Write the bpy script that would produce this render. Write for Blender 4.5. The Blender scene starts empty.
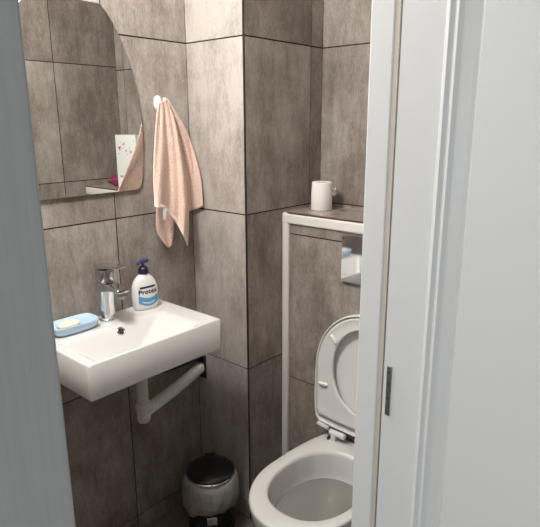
import bpy, bmesh, math, random
from mathutils import Vector, Matrix, noise
random.seed(7)
S = bpy.context.scene
COL = S.collection
PI = math.pi

# ------------------------------------------------------------------ camera
FPX = 548.485
CAM = Vector((1.6330, -1.4064, 1.5941))
yaw, pitch, roll = 0.7185, 0.2516, -0.0037
fwd = Vector((-math.sin(yaw)*math.cos(pitch), math.cos(yaw)*math.cos(pitch), -math.sin(pitch)))
r0 = Vector((math.cos(yaw), math.sin(yaw), 0)); u0 = r0.cross(fwd)
rgt = math.cos(roll)*r0 + math.sin(roll)*u0
upv = -math.sin(roll)*r0 + math.cos(roll)*u0
cam_data = bpy.data.cameras.new('camera'); cam = bpy.data.objects.new('camera', cam_data); COL.objects.link(cam)
cam_data.sensor_fit = 'HORIZONTAL'; cam_data.sensor_width = 36.0; cam_data.lens = FPX/540*36
cam_data.clip_start = 0.02
M = Matrix((rgt, upv, -fwd)).transposed().to_4x4(); M.translation = CAM
cam.matrix_world = M
S.camera = cam

# ------------------------------------------------------------------ world, lights, exposure
W = bpy.data.worlds.new('world'); S.world = W; W.use_nodes = True
bg = W.node_tree.nodes['Background']; bg.inputs[0].default_value = (0.90, 0.96, 0.975, 1); bg.inputs[1].default_value = 0.16

def area(name, loc, target, size, power, color, sy=None):
    l = bpy.data.lights.new(name, 'AREA'); l.energy = power; l.color = color; l.size = size
    if sy: l.shape = 'RECTANGLE'; l.size_y = sy
    o = bpy.data.objects.new(name, l); COL.objects.link(o); o.location = loc
    o.rotation_euler = (Vector(target)-Vector(loc)).to_track_quat('-Z', 'Y').to_euler()
    return o
# daylight falling along the corridor outside the toilet
area('corridor_window_light', (2.15, -4.2, 1.55), (1.5, -0.6, 1.25), 1.3, 55, (0.96, 0.985, 1.0), 1.7)
# the ceiling lamp of the toilet
LAMP = (0.46, -0.84, 2.22)
pl = bpy.data.lights.new('toilet_lamp_light', 'POINT'); pl.energy = 48; pl.color = (1.0, 0.975, 0.94); pl.shadow_soft_size = 0.085
plo = bpy.data.objects.new('toilet_lamp_light', pl); COL.objects.link(plo); plo.location = LAMP

S.view_settings.view_transform = 'Standard'; S.view_settings.look = 'None'
S.view_settings.exposure = 0.0; S.view_settings.gamma = 1.0
S.view_settings.use_curve_mapping = False

# ------------------------------------------------------------------ helpers
def px(x, y, axis, val):
    d = fwd + (x-270)/FPX*rgt - (y-263.5)/FPX*upv
    t = (val-CAM[axis])/d[axis]
    return CAM + d*t

def new_mat(name, color, rough=0.5, metal=0.0, bump=0.0, bscale=50.0, **kw):
    m = bpy.data.materials.new(name); m.use_nodes = True
    nt = m.node_tree; b = nt.nodes['Principled BSDF']
    b.inputs['Base Color'].default_value = (*color, 1); b.inputs['Roughness'].default_value = rough
    b.inputs['Metallic'].default_value = metal
    for k, v in kw.items(): b.inputs[k].default_value = v
    tc = nt.nodes.new('ShaderNodeTexCoord')
    nz = nt.nodes.new('ShaderNodeTexNoise'); nz.inputs['Scale'].default_value = bscale; nz.inputs['Detail'].default_value = 4
    nt.links.new(tc.outputs['Object'], nz.inputs['Vector'])
    mp = nt.nodes.new('ShaderNodeMapRange'); mp.inputs['To Min'].default_value = max(0, rough-0.04); mp.inputs['To Max'].default_value = min(1, rough+0.04)
    nt.links.new(nz.outputs['Fac'], mp.inputs['Value']); nt.links.new(mp.outputs[0], b.inputs['Roughness'])
    if bump:
        bp = nt.nodes.new('ShaderNodeBump'); bp.inputs['Strength'].default_value = bump; bp.inputs['Distance'].default_value = 0.002
        nt.links.new(nz.outputs['Fac'], bp.inputs['Height']); nt.links.new(bp.outputs[0], b.inputs['Normal'])
    return m

def tile_mat(name, dark, mid, light, rough=0.42, stretch=(1, 1, 0.22)):
    m = bpy.data.materials.new(name); m.use_nodes = True
    nt = m.node_tree; N = nt.nodes; L = nt.links; b = N['Principled BSDF']
    tc = N.new('ShaderNodeTexCoord'); at = N.new('ShaderNodeAttribute'); at.attribute_name = 'tile_rand'
    add = N.new('ShaderNodeVectorMath'); add.operation = 'MULTIPLY_ADD'
    L.new(at.outputs['Vector'], add.inputs[0]); add.inputs[1].default_value = (9, 9, 9); L.new(tc.outputs['Object'], add.inputs[2])
    def nz(scale, det, vec=None, rgh=0.6):
        mp = N.new('ShaderNodeMapping'); L.new(add.outputs[0], mp.inputs['Vector']); mp.inputs['Scale'].default_value = vec or (1, 1, 1)
        n = N.new('ShaderNodeTexNoise'); n.inputs['Scale'].default_value = scale; n.inputs['Detail'].default_value = det
        n.inputs['Roughness'].default_value = rgh
        L.new(mp.outputs[0], n.inputs['Vector']); return n
    cloud = nz(4.2, 9, (1, 1, 0.8), 0.7); streak = nz(26, 6, stretch, 0.72); fine = nz(190, 3, (1, 1, 0.35), 0.7)
    def math_(op, a, bb):
        n = N.new('ShaderNodeMath'); n.operation = op
        for i, v in enumerate((a, bb)):
            if isinstance(v, (int, float)): n.inputs[i].default_value = v
            else: L.new(v, n.inputs[i])
        return n.outputs[0]
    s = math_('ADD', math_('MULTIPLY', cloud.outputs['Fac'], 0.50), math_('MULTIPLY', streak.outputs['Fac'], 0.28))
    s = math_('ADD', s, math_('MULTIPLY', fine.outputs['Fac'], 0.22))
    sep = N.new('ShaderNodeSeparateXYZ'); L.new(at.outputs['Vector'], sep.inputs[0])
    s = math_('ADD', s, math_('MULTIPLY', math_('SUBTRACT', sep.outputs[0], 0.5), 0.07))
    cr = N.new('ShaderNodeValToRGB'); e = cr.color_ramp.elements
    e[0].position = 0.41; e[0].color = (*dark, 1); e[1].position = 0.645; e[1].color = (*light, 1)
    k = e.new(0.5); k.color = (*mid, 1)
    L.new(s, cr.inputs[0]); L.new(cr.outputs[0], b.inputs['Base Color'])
    rr = N.new('ShaderNodeMapRange'); rr.inputs['To Min'].default_value = rough-0.1; rr.inputs['To Max'].default_value = rough+0.12
    L.new(streak.outputs['Fac'], rr.inputs['Value']); L.new(rr.outputs[0], b.inputs['Roughness'])
    bp = N.new('ShaderNodeBump'); bp.inputs['Strength'].default_value = 0.12; bp.inputs['Distance'].default_value = 0.001
    L.new(streak.outputs['Fac'], bp.inputs['Height']); L.new(bp.outputs[0], b.inputs['Normal'])
    return m

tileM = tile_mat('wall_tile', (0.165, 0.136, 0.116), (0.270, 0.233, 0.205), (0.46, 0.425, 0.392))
ledgeM = tile_mat('ledge_tile', (0.22, 0.175, 0.155), (0.36, 0.30, 0.265), (0.50, 0.44, 0.40), 0.2)
floorM = tile_mat('floor_tile', (0.10, 0.08, 0.068), (0.16, 0.13, 0.11), (0.23, 0.19, 0.165), 0.4, (1, 0.3, 1))
groutM = new_mat('grout', (0.010, 0.007, 0.006), 0.9)
plasterM = new_mat('painted_plaster', (0.78, 0.77, 0.74), 0.85, bump=0.15, bscale=90)
trimM = new_mat('white_plastic_profile', (0.72, 0.70, 0.67), 0.35)
paintM = new_mat('door_paint', (0.66, 0.675, 0.675), 0.42, bump=0.06, bscale=18)
ceramicM = new_mat('ceramic', (0.74, 0.735, 0.725), 0.12, **{'Coat Weight': 0.3, 'Coat Roughness': 0.04})
chromeM = new_mat('chrome', (0.66, 0.67, 0.68), 0.07, 1.0)
plateM = new_mat('polished_chrome_plate', (0.68, 0.69, 0.69), 0.045, 1.0)
steelM = new_mat('steel', (0.36, 0.36, 0.36), 0.35, 1.0)
blackM = new_mat('black_gloss', (0.012, 0.012, 0.013), 0.18)
rubberM = new_mat('black_rubber', (0.02, 0.019, 0.018), 0.5)
seatM = new_mat('seat_plastic', (0.76, 0.765, 0.75), 0.22)
whiteM = new_mat('white_plastic', (0.8, 0.79, 0.77), 0.3)
pipeM = new_mat('pipe_plastic', (0.62, 0.60, 0.57), 0.45)
hoseM = new_mat('grey_hose', (0.72, 0.72, 0.71), 0.5)
purpleM = new_mat('purple_plastic', (0.040, 0.030, 0.17), 0.28)
navyM = new_mat('navy_plastic', (0.012, 0.012, 0.035), 0.3)
bluelabM = new_mat('blue_label', (0.08, 0.33, 0.55), 0.35)
inkM = new_mat('dark_ink', (0.02, 0.025, 0.05), 0.5)
dishM = new_mat('pale_blue_plastic', (0.50, 0.67, 0.82), 0.25, **{'Subsurface Weight': 0.1, 'Subsurface Radius': (0.01, 0.01, 0.01)})
soapM = new_mat('soap', (0.82, 0.76, 0.62), 0.35)
paperM = new_mat('paper', (0.85, 0.83, 0.80), 0.95, bump=0.4, bscale=260)
cardM = new_mat('card', (0.80, 0.83, 0.80), 0.5)
pinkM = new_mat('pink_print', (0.72, 0.22, 0.28), 0.6)
leafM = new_mat('grey_green_print', (0.35, 0.42, 0.36), 0.6)
magM = new_mat('magenta_cloth', (0.22, 0.02, 0.08), 0.7, bump=0.4, bscale=120)
tagM = new_mat('white_tag', (0.85, 0.87, 0.9), 0.6)
terryM = new_mat('peach_terry', (0.84, 0.60, 0.49), 0.95, bump=1.0, bscale=230, **{'Sheen Weight': 0.4})
terryM.node_tree.nodes['Bump'].inputs['Distance'].default_value = 0.0065
_nt = terryM.node_tree; _tc = [n for n in _nt.nodes if n.type == 'TEX_COORD'][0]
_n = _nt.nodes.new('ShaderNodeTexVoronoi'); _n.inputs['Scale'].default_value = 210; _nt.links.new(_tc.outputs['Object'], _n.inputs['Vector'])
_c = _nt.nodes.new('ShaderNodeValToRGB'); _c.color_ramp.elements[0].color = (0.93, 0.71, 0.60, 1); _c.color_ramp.elements[1].color = (0.74, 0.51, 0.41, 1)
_c.color_ramp.elements[0].position = 0.15; _c.color_ramp.elements[1].position = 0.8
_nt.links.new(_n.outputs['Distance'], _c.inputs[0]); _nt.links.new(_c.outputs[0], _nt.nodes['Principled BSDF'].inputs['Base Color'])
hemM = new_mat('pale_hem', (0.93, 0.80, 0.70), 0.9, bump=0.8, bscale=380)
sealM = new_mat('beige_seal', (0.50, 0.475, 0.42), 0.6, bump=0.3, bscale=60)
waterM = new_mat('water', (0.62, 0.61, 0.58), 0.03, **{'Transmission Weight': 0.75, 'IOR': 1.33})
mirrorM = new_mat('mirror_glass', (0.90, 0.91, 0.90), 0.0, 1.0)
mirrorM.node_tree.nodes['Principled BSDF'].inputs['Roughness'].default_value = 0.0
for l in list(mirrorM.node_tree.links):
    if l.to_socket.name == 'Roughness': mirrorM.node_tree.links.remove(l)
mirror_edgeM = new_mat('mirror_edge', (0.20, 0.22, 0.20), 0.2)
bagM = new_mat('bin_liner', (0.42, 0.41, 0.385), 0.32, bump=1.0, bscale=38, **{'Alpha': 0.72})
bagM.node_tree.nodes['Bump'].inputs['Distance'].default_value = 0.012
lampM = bpy.data.materials.new('lamp_glass'); lampM.use_nodes = True
_b = lampM.node_tree.nodes['Principled BSDF']; _b.inputs['Emission Color'].default_value = (1, .95, .88, 1); _b.inputs['Emission Strength'].default_value = 3.0

# painted timber with vertical grain, for the frame of the door
def grain_mat():
    m = new_mat('painted_timber', (0.60, 0.62, 0.60), 0.45)
    nt = m.node_tree; N = nt.nodes; L = nt.links; b = N['Principled BSDF']
    tc = N.new('ShaderNodeTexCoord'); mp = N.new('ShaderNodeMapping'); mp.inputs['Scale'].default_value = (1, 1, 0.035)
    L.new(tc.outputs['Object'], mp.inputs['Vector'])
    n = N.new('ShaderNodeTexNoise'); n.inputs['Scale'].default_value = 170; n.inputs['Detail'].default_value = 6; n.inputs['Roughness'].default_value = 0.65
    n.inputs['Distortion'].default_value = 0.6
    L.new(mp.outputs[0], n.inputs['Vector'])
    cr = N.new('ShaderNodeValToRGB'); e = cr.color_ramp.elements
    e[0].position = 0.3; e[0].color = (0.51, 0.53, 0.515, 1); e[1].position = 0.7; e[1].color = (0.57, 0.59, 0.575, 1)
    L.new(n.outputs['Fac'], cr.inputs[0]); L.new(cr.outputs[0], b.inputs['Base Color'])
    bp = N.new('ShaderNodeBump'); bp.inputs['Strength'].default_value = 0.35; bp.inputs['Distance'].default_value = 0.0008
    L.new(n.outputs['Fac'], bp.inputs['Height']); L.new(bp.outputs[0], b.inputs['Normal'])
    return m
timberM = grain_mat()

def build(name, bm, mats, parent=None, smooth=False, bevel=0.0, seg=2, subsurf=0, solid=0.0, loc=None):
    me = bpy.data.meshes.new(name)
    bmesh.ops.recalc_face_normals(bm, faces=bm.faces[:])
    bm.to_mesh(me); bm.free()
    for m in (mats if isinstance(mats, (list, tuple)) else [mats]): me.materials.append(m)
    o = bpy.data.objects.new(name, me); COL.objects.link(o)
    if parent is not None:
        o.parent = parent
        me.transform(Matrix.Translation(-parent.location))
    elif loc is not None:
        me.transform(Matrix.Translation(-Vector(loc))); o.location = loc
    if smooth: me.polygons.foreach_set('use_smooth', [True]*len(me.polygons))
    if solid:
        md = o.modifiers.new('solid', 'SOLIDIFY'); md.thickness = solid; md.offset = 0
    if bevel:
        md = o.modifiers.new('bevel', 'BEVEL'); md.width = bevel; md.segments = seg; md.limit_method = 'ANGLE'; md.angle_limit = math.radians(40)
    if subsurf:
        md = o.modifiers.new('sub', 'SUBSURF'); md.levels = subsurf; md.render_levels = subsurf
    return o

def thing(name, loc, label, cat, group=None):
    o = bpy.data.objects.new(name, None); COL.objects.link(o); o.location = loc; o.empty_display_size = 0.05
    o['label'] = label; o['category'] = cat
    if group: o['group'] = group
    return o
def tag(o, label, cat):
    o['label'] = label; o['category'] = cat; return o
def struct(o, label=None):
    o['kind'] = 'structure'
    if label: o['label'] = label
    return o

def box(bm, a, b, mi=0):
    vs = [bm.verts.new((x, y, z)) for x in (a[0], b[0]) for y in (a[1], b[1]) for z in (a[2], b[2])]
    fs = []
    for q in ((0, 1, 3, 2), (4, 6, 7, 5), (0, 4, 5, 1), (2, 3, 7, 6), (0, 2, 6, 4), (1, 5, 7, 3)):
        f = bm.faces.new([vs[i] for i in q]); f.material_index = mi; fs.append(f)
    return fs
def boxbm(a, b):
    bm = bmesh.new(); box(bm, a, b); return bm

def tube(bm, pts, radii, n=20, cap=True, closed=False):
    pts = [Vector(p) for p in pts]
    if isinstance(radii, (int, float)): radii = [radii]*len(pts)
    rings = []; prev = None
    for i, p in enumerate(pts):
        t = (pts[min(i+1, len(pts)-1)]-pts[max(i-1, 0)]).normalized()
        if prev is None:
            a = t.orthogonal().normalized()
        else:
            a = (prev - t*prev.dot(t)).normalized()
        prev = a; c = t.cross(a)
        rings.append([bm.verts.new(p+(a*math.cos(2*PI*k/n)+c*math.sin(2*PI*k/n))*radii[i]) for k in range(n)])
    for i in range(len(rings)-1):
        for k in range(n):
            bm.faces.new((rings[i][k], rings[i][(k+1) % n], rings[i+1][(k+1) % n], rings[i+1][k]))
    if cap:
        bm.faces.new(rings[0][::-1]); bm.faces.new(rings[-1])
    return rings

def loft(bm, sections, cap0=True, cap1=True):
    """sections: lists of 3D points with equal counts"""
    rings = [[bm.verts.new(p) for p in s] for s in sections]
    n = len(rings[0])
    for i in range(len(rings)-1):
        for k in range(n):
            bm.faces.new((rings[i][k], rings[i][(k+1) % n], rings[i+1][(k+1) % n], rings[i+1][k]))
    if cap0: bm.faces.new(rings[0][::-1])
    if cap1: bm.faces.new(rings[-1])
    return rings

def lathe(bm, prof, c, n=48, cap=True):
    secs = [[(c[0]+r*math.cos(2*PI*k/n), c[1]+r*math.sin(2*PI*k/n), c[2]+z) for k in range(n)] for r, z in prof]
    return loft(bm, secs, cap, cap)

def sup(a, b, n, k, e=2.0):
    """superellipse point"""
    t = 2*PI*k/n; c, s = math.cos(t), math.sin(t)
    return (a*math.copysign(abs(c)**(2/e), c), b*math.copysign(abs(s)**(2/e), s))

# ------------------------------------------------------------------ tiled walls
JZ = [0.074, 0.674, 1.274, 1.874]
CEIL = 2.42
GAP = 0.0024
def tiled(name, P0, U, V, Nrm, us, vs, thick=0.07, mat=None, label=None, holes=(), lit_tone=None, ext=(0.05, 0.05)):
    """slab with its face on the plane P0 + u U + v V, outward normal Nrm; tiles between the joints us x vs"""
    P0, U, V, Nrm = Vector(P0), Vector(U), Vector(V), Vector(Nrm)
    bm = bmesh.new(); lay = bm.loops.layers.float_color.new('tile_rand')
    rnd = random.Random(sum(ord(c)*(i+3) for i, c in enumerate(name)))
    for i in range(len(us)-1):
        for j in range(len(vs)-1):
            u_0, u_1, v_0, v_1 = us[i], us[i+1], vs[j], vs[j+1]
            if any(u_0 >= h[0]-1e-6 and u_1 <= h[1]+1e-6 and v_0 >= h[2]-1e-6 and v_1 <= h[3]+1e-6 for h in holes): continue
            gl = GAP if i > 0 else 0.0012; gr = GAP if i < len(us)-2 else 0.0012
            gb = GAP if j > 0 else 0; gt = GAP if j < len(vs)-2 else 0
            c = (lit_tone if lit_tone is not None else rnd.random(), rnd.random(), rnd.random(), 1)
            def q(u, v, d): return P0+U*u+V*v-Nrm*d
            a = [(u_0+gl, v_0+gb), (u_1-gr, v_0+gb), (u_1-gr, v_1-gt), (u_0+gl, v_1-gt)]
            F = [bm.verts.new(q(u, v, 0)) for u, v in a]; B = [bm.verts.new(q(u, v, 0.003)) for u, v in a]
            fs = [bm.faces.new(F)]
            for k in range(4): fs.append(bm.faces.new((F[k], B[k], B[(k+1) % 4], F[(k+1) % 4])))
            for f in fs:
                for l in f.loops: l[lay] = c
            # backing under this tile
            e0 = u_0-(ext[0] if i == 0 else 0); e1 = u_1+(ext[1] if i == len(us)-2 else 0)
            a2 = [(e0, v_0), (e1, v_0), (e1, v_1), (e0, v_1)]
            F2 = [bm.verts.new(q(u, v, 0.0025)) for u, v in a2]; B2 = [bm.verts.new(q(u, v, thick)) for u, v in a2]
            for f in [bm.faces.new(F2), bm.faces.new(B2[::-1])]+[bm.faces.new((F2[k], B2[k], B2[(k+1) % 4], F2[(k+1) % 4])) for k in range(4)]:
                f.material_index = 1
    o = build(name, bm, [mat or tileM, groutM])
    return struct(o, label)

PX, PB = 0.291, 0.444          # pillar width, back wall depth
CY, CZ = 0.205, 1.262          # cistern front and ledge height
RX = 1.13                      # right wall
FY = -1.33                     # front wall
vz = [0.0]+JZ+[CEIL]
tiled('wall_left', (0, 0, 0), (0, 1, 0), (0, 0, 1), (1, 0, 0), [FY, -1.09, -0.718, -0.346, 0.0], vz)
tiled('wall_pillar_front', (0, 0, 0), (1, 0, 0), (0, 0, 1), (0, -1, 0), [0, PX-0.005], vz, lit_tone=1.9, ext=(0.05, 0))  # fixed lighter tile tone paints in the stronger light on this face
tiled('wall_pillar_side', (PX, 0, 0), (0, 1, 0), (0, 0, 1), (1, 0, 0), [0.004, 0.3715, PB], vz, ext=(0, 0.05))
tiled('wall_back', (0, PB, 0), (1, 0, 0), (0, 0, 1), (0, -1, 0), [PX, 0.69, 1.06, RX], vz)
tiled('wall_right', (RX, 0, 0), (0, 1, 0), (0, 0, 1), (-1, 0, 0),
      [-0.570, -0.293, 0.079, PB], [0.0]+[z+0.018 for z in JZ[:]]+[CEIL], ext=(0, 0.05))
tiled('wall_right_of_doorway', (RX, 0, 0), (0, 1, 0), (0, 0, 1), (-1, 0, 0),
      [FY, -1.245, -0.570], [0.0]+[z+0.018 for z in JZ[:]]+[2.09, CEIL], holes=[(-1.245, -0.570, 0, 2.09)], ext=(0.05, 0))
tiled('wall_front', (0, FY, 0), (1, 0, 0), (0, 0, 1), (0, 1, 0), [0, 0.37, 0.74, RX], vz)
tiled('wall_cistern', (0, CY, 0), (1, 0, 0), (0, 0, 1), (0, -1, 0), [PX+0.034, 0.695, RX], [0.0, 0.582, 1.180, CZ-0.04], thick=0.05, ext=(0.02, 0.02))
tiled('wall_cistern_ledge', (0, 0, CZ), (1, 0, 0), (0, 1, 0), (0, 0, 1), [PX, 0.75, RX], [CY+0.006, PB], thick=0.03, mat=ledgeM, ext=(0, 0.02))
tiled('floor', (0, 0, 0), (1, 0, 0), (0, 1, 0), (0, 0, 1), [0, 0.30, 0.60, 0.90, RX+0.075], [FY, -1.0, -0.5, 0.0, PB], thick=0.06, mat=floorM, ext=(0.05, 0))
# dark corner profile on the pillar
bm = bmesh.new(); box(bm, (PX-0.005, -0.0002, 0), (PX+0.0004, 0.004, CEIL)); struct(build('trim_1', bm, rubberM), 'thin dark corner profile on the tiled pillar')
# white plastic profile along the cistern box
bm = bmesh.new()
pts = []
h = 0.017
yc = CY-0.003
box(bm, (PX+0.0015, CY-0.009, 0.0), (PX+0.034, CY+0.02, CZ-0.002))
build_trim = struct(build('trim_2', bm, trimM, bevel=0.007, seg=4), 'white upright profile at the edge of the cistern box')
bm = bmesh.new()
box(bm, (PX+0.0015, CY-0.010, CZ-0.043), (RX-0.001, CY+0.0055, CZ-0.005))
struct(build('trim_3', bm, trimM, bevel=0.007, seg=4), 'white horizontal profile along the front of the ledge')
bm = bmesh.new(); box(bm, (PX+0.02, CY-0.004, CZ-0.0055), (RX-0.001, CY+0.0065, CZ+0.0005))
struct(build('trim_4', bm, new_mat('brown_edge', (0.10, 0.055, 0.04), 0.5)), 'brown tile edge above the white profile')
# ceiling
struct(build('ceiling', boxbm((-0.07, FY-0.07, CEIL), (RX+0.075, PB+0.07, CEIL+0.06)), plasterM))
# corridor: floor and outer skin of the toilet wall
struct(build('floor_corridor', boxbm((RX+0.0755, -4.6, -0.06), (3.3, 1.2, 0.0)), new_mat('corridor_floor', (0.34, 0.30, 0.26), 0.5, bump=0.1)))
bm = bmesh.new()
X0, X1 = RX+0.0702, RX+0.0755
box(bm, (X0, -0.569, 0), (X1, 1.2, 2.5)); box(bm, (X0, -4.6, 0), (X1, -1.246, 2.5)); box(bm, (X0, -1.246, 2.091), (X1, -0.569, 2.5))
struct(build('wall_corridor', bm, plasterM))

# ------------------------------------------------------------------ door frame and door
FXI, FXO = 1.175, 1.2235
YR, YL = -0.657, -1.2056
bm = bmesh.new()
box(bm, (FXI, YR, 0.0), (FXO-0.009, YR+0.086, 2.045))
struct(build('trim_5', bm, paintM, bevel=0.0025, seg=3), 'white painted jamb on the hinge side')
bm = bmesh.new(); box(bm, (FXO-0.009, YR+0.0012, 0.0), (FXO-0.001, YR+0.08, 2.045))
struct(build('trim_6', bm, sealM), 'worn beige sealing strip of the jamb')
bm = bmesh.new()
box(bm, (FXI, YL-0.038, 0.0), (X1, YL, 2.045)); 
struct(build('trim_7', bm, timberM, bevel=0.002), 'latch side jamb')
bm = bmesh.new(); box(bm, (X1, YL-0.085, 0.0), (FXO+0.0015, YL, 2.045))
struct(build('trim_8', bm, timberM, bevel=0.003, seg=3), 'grey green painted casing on the latch side')
bm = bmesh.new(); box(bm, (FXI, YL-0.038, 2.045), (X1, YR+0.038, 2.083)); box(bm, (X1, YL-0.085, 2.045), (FXO+0.0015, YR+0.12, 2.13))
struct(build('trim_9', bm, timberM, bevel=0.003), 'head of the door frame')
bm = bmesh.new(); box(bm, (FXI, YL+0.001, 0.0), (FXO, YR-0.001, 0.012))
struct(build('trim_10', bm, new_mat('threshold', (0.25, 0.17, 0.11), 0.5), bevel=0.003), 'threshold strip in the doorway')

# leaf, open into the corridor, local x along the leaf, face towards -y
DX0 = 1.2275
YF = YR-0.002
door = thing('door_1', (DX0, YF+0.02, 0.0), 'white panelled door standing open into the corridor', 'door')
door['kind'] = 'structure'
del door['category']
DWD, DH = 0.60, 2.03
bm = bmesh.new()
# leaf core with recessed panels: front face profile made by nested frames
def panel_face(bm, x0, x1, z0, z1, y, sgn, prof):
    """nested rectangles: prof = list of (inset, depth)"""
    prev = None
    for ins, dep in prof:
        dep = dep*0.62
        ring = [bm.verts.new((x, y+sgn*dep, z)) for x, z in ((x0+ins, z0+ins), (x1-ins, z0+ins), (x1-ins, z1-ins), (x0+ins, z1-ins))]
        if prev:
            for k in range(4): bm.faces.new((prev[k], prev[(k+1) % 4], ring[(k+1) % 4], ring[k]))
        prev = ring
    bm.faces.new(prev)
    return
MP = [(0, 0), (0.0015, -0.004), (0.006, -0.006), (0.009, -0.002), (0.0115, 0.001), (0.0135, -0.0035), (0.018, -0.005), (0.0215, -0.001),
      (0.024, 0.002), (0.027, 0.004), (0.040, 0.0085), (0.046, 0.009), (0.050, 0.004), (0.062, 0.0035)]
stile = 0.065
xs = [DX0, DX0+stile, DX0+DWD-stile-0.03, DX0+DWD]
zs = [0.008, 0.20, 1.90, DH]
for side, y, sgn in ((0, YF, 1), (1, YF+0.038, -1)):
    for i in range(3):
        for j in range(3):
            if i == 1 and j == 1:
                panel_face(bm, xs[1], xs[2], zs[j], zs[j+1], y, sgn, MP)
            else:
                bm.faces.new([bm.verts.new((x, y, z)) for x, z in ((xs[i], zs[j]), (xs[i+1], zs[j]), (xs[i+1], zs[j+1]), (xs[i], zs[j+1]))])
for a, b in (((xs[0], zs[0]), (xs[0], zs[-1])), ((xs[0], zs[-1]), (xs[-1], zs[-1])), ((xs[-1], zs[-1]), (xs[-1], zs[0])), ((xs[-1], zs[0]), (xs[0], zs[0]))):
    bm.faces.new([bm.verts.new(v) for v in ((a[0], YF, a[1]), (b[0], YF, b[1]), (b[0], YF+0.038, b[1]), (a[0], YF+0.038, a[1]))])
bmesh.ops.remove_doubles(bm, verts=bm.verts[:], dist=1e-5)
build('leaf', bm, paintM, door)
for zc in (1.165, 0.25, 1.85):
    bm = bmesh.new()
    x0 = DX0+0.006
    box(bm, (x0, YF-0.0016, zc-0.044), (x0+0.009, YF+0.0005, zc+0.044))
    hg = build('hinge', bm, steelM, door, bevel=0.0006)
    hg['label'] = 'grey metal hinge plate'
    bm = bmesh.new()
    for dz in (-0.036, -0.012, 0.014, 0.034):
        tube(bm, [(x0+0.0045, YF-0.0028, zc+dz), (x0+0.0045, YF-0.0008, zc+dz)], 0.0030, 12)
    s_ = build('screw', bm, new_mat('screw_metal', (0.2, 0.2, 0.2), 0.5, 1.0)); s_.parent = hg
    s_.data.transform(Matrix.Translation(-door.location))
bm = bmesh.new()
hx = DX0+DWD-0.05
tube(bm, [(hx, YF+0.0005, 1.0), (hx, YF-0.045, 1.0), (hx-0.012, YF-0.05, 1.0), (hx-0.11, YF-0.05, 1.0)], 0.009, 16)
lathe_c = bmesh.new(); tube(bm, [(hx, YF+0.0005, 1.0), (hx, YF-0.008, 1.0)], 0.025, 24); lathe_c.free()
build('handle', bm, steelM, door, smooth=True)

# ------------------------------------------------------------------ ceiling lamp (out of frame above)
lampt = thing('ceiling_lamp', (LAMP[0], LAMP[1], CEIL), 'round white ceiling lamp above the washbasin', 'lamp')
bm = bmesh.new(); lathe(bm, [(0.09, 0.0), (0.09, -0.02), (0.08, -0.03)], (LAMP[0], LAMP[1], CEIL)); build('lamp_base', bm, whiteM, lampt)
bm = bmesh.new(); lathe(bm, [(0.075, -0.03), (0.08, -0.05), (0.07, -0.075), (0.045, -0.09), (0.01, -0.096)], (LAMP[0], LAMP[1], CEIL)); build('lamp_shade', bm, lampM, lampt, smooth=True)

# ------------------------------------------------------------------ mirror
def mirror_outline():
    out = []
    yc_, zc_, a, b = -0.468, 1.55, 0.248, 0.46
    z0, z1 = 1.368, 1.956
    def half(z): return a*math.sqrt(max(0, 1-((z-zc_)/b)**2))
    # right side going up, top arc, left side going down, bottom
    N_ = 26
    right = []
    for i in range(N_+1):
        z = z0+(z1-z0)*i/N_; right.append((half(z), z))
    r = 0.018
    right[0] = (right[0][0]-r, z0-0.001)
    right.insert(1, (half(z0)-r*0.3, z0+r*0.25)); right[2] = (half(z0+r), z0+r)
    pts = [(yc_+w, z) for w, z in right]
    wt = half(z1)
    for i in range(1, 12):
        t = i/12; pts.append((yc_+wt*(1-2*t), z1+0.002*math.sin(PI*t)))
    pts += [(yc_-w, z) for w, z in right[::-1]]
    return pts
mir = thing('wall_mirror', (0.0, -0.482, 1.367), 'barrel-shaped frameless mirror hanging on the tiled wall above the washbasin', 'mirror')
po = mirror_outline()
yc_ = sum(p[0] for p in po)/len(po); zc_ = sum(p[1] for p in po)/len(po)
def shrink(p, d):
    v = Vector((p[0]-yc_, p[1]-zc_)); L_ = v.length; v *= (L_-d)/L_
    return (v[0]+yc_, v[1]+zc_)
bm = bmesh.new()
loft(bm, [[(0.003, *p) for p in po], [(0.0075, *p) for p in po]]); build('backing', bm, mirror_edgeM, mir)
bm = bmesh.new()
tilt = 0.0
loft(bm, [[(0.0075, *p) for p in po], [(0.0095, *p) for p in po], [(0.0105, *shrink(p, 0.0012)) for p in po]]); build('glass', bm, mirrorM, mir)

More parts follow.
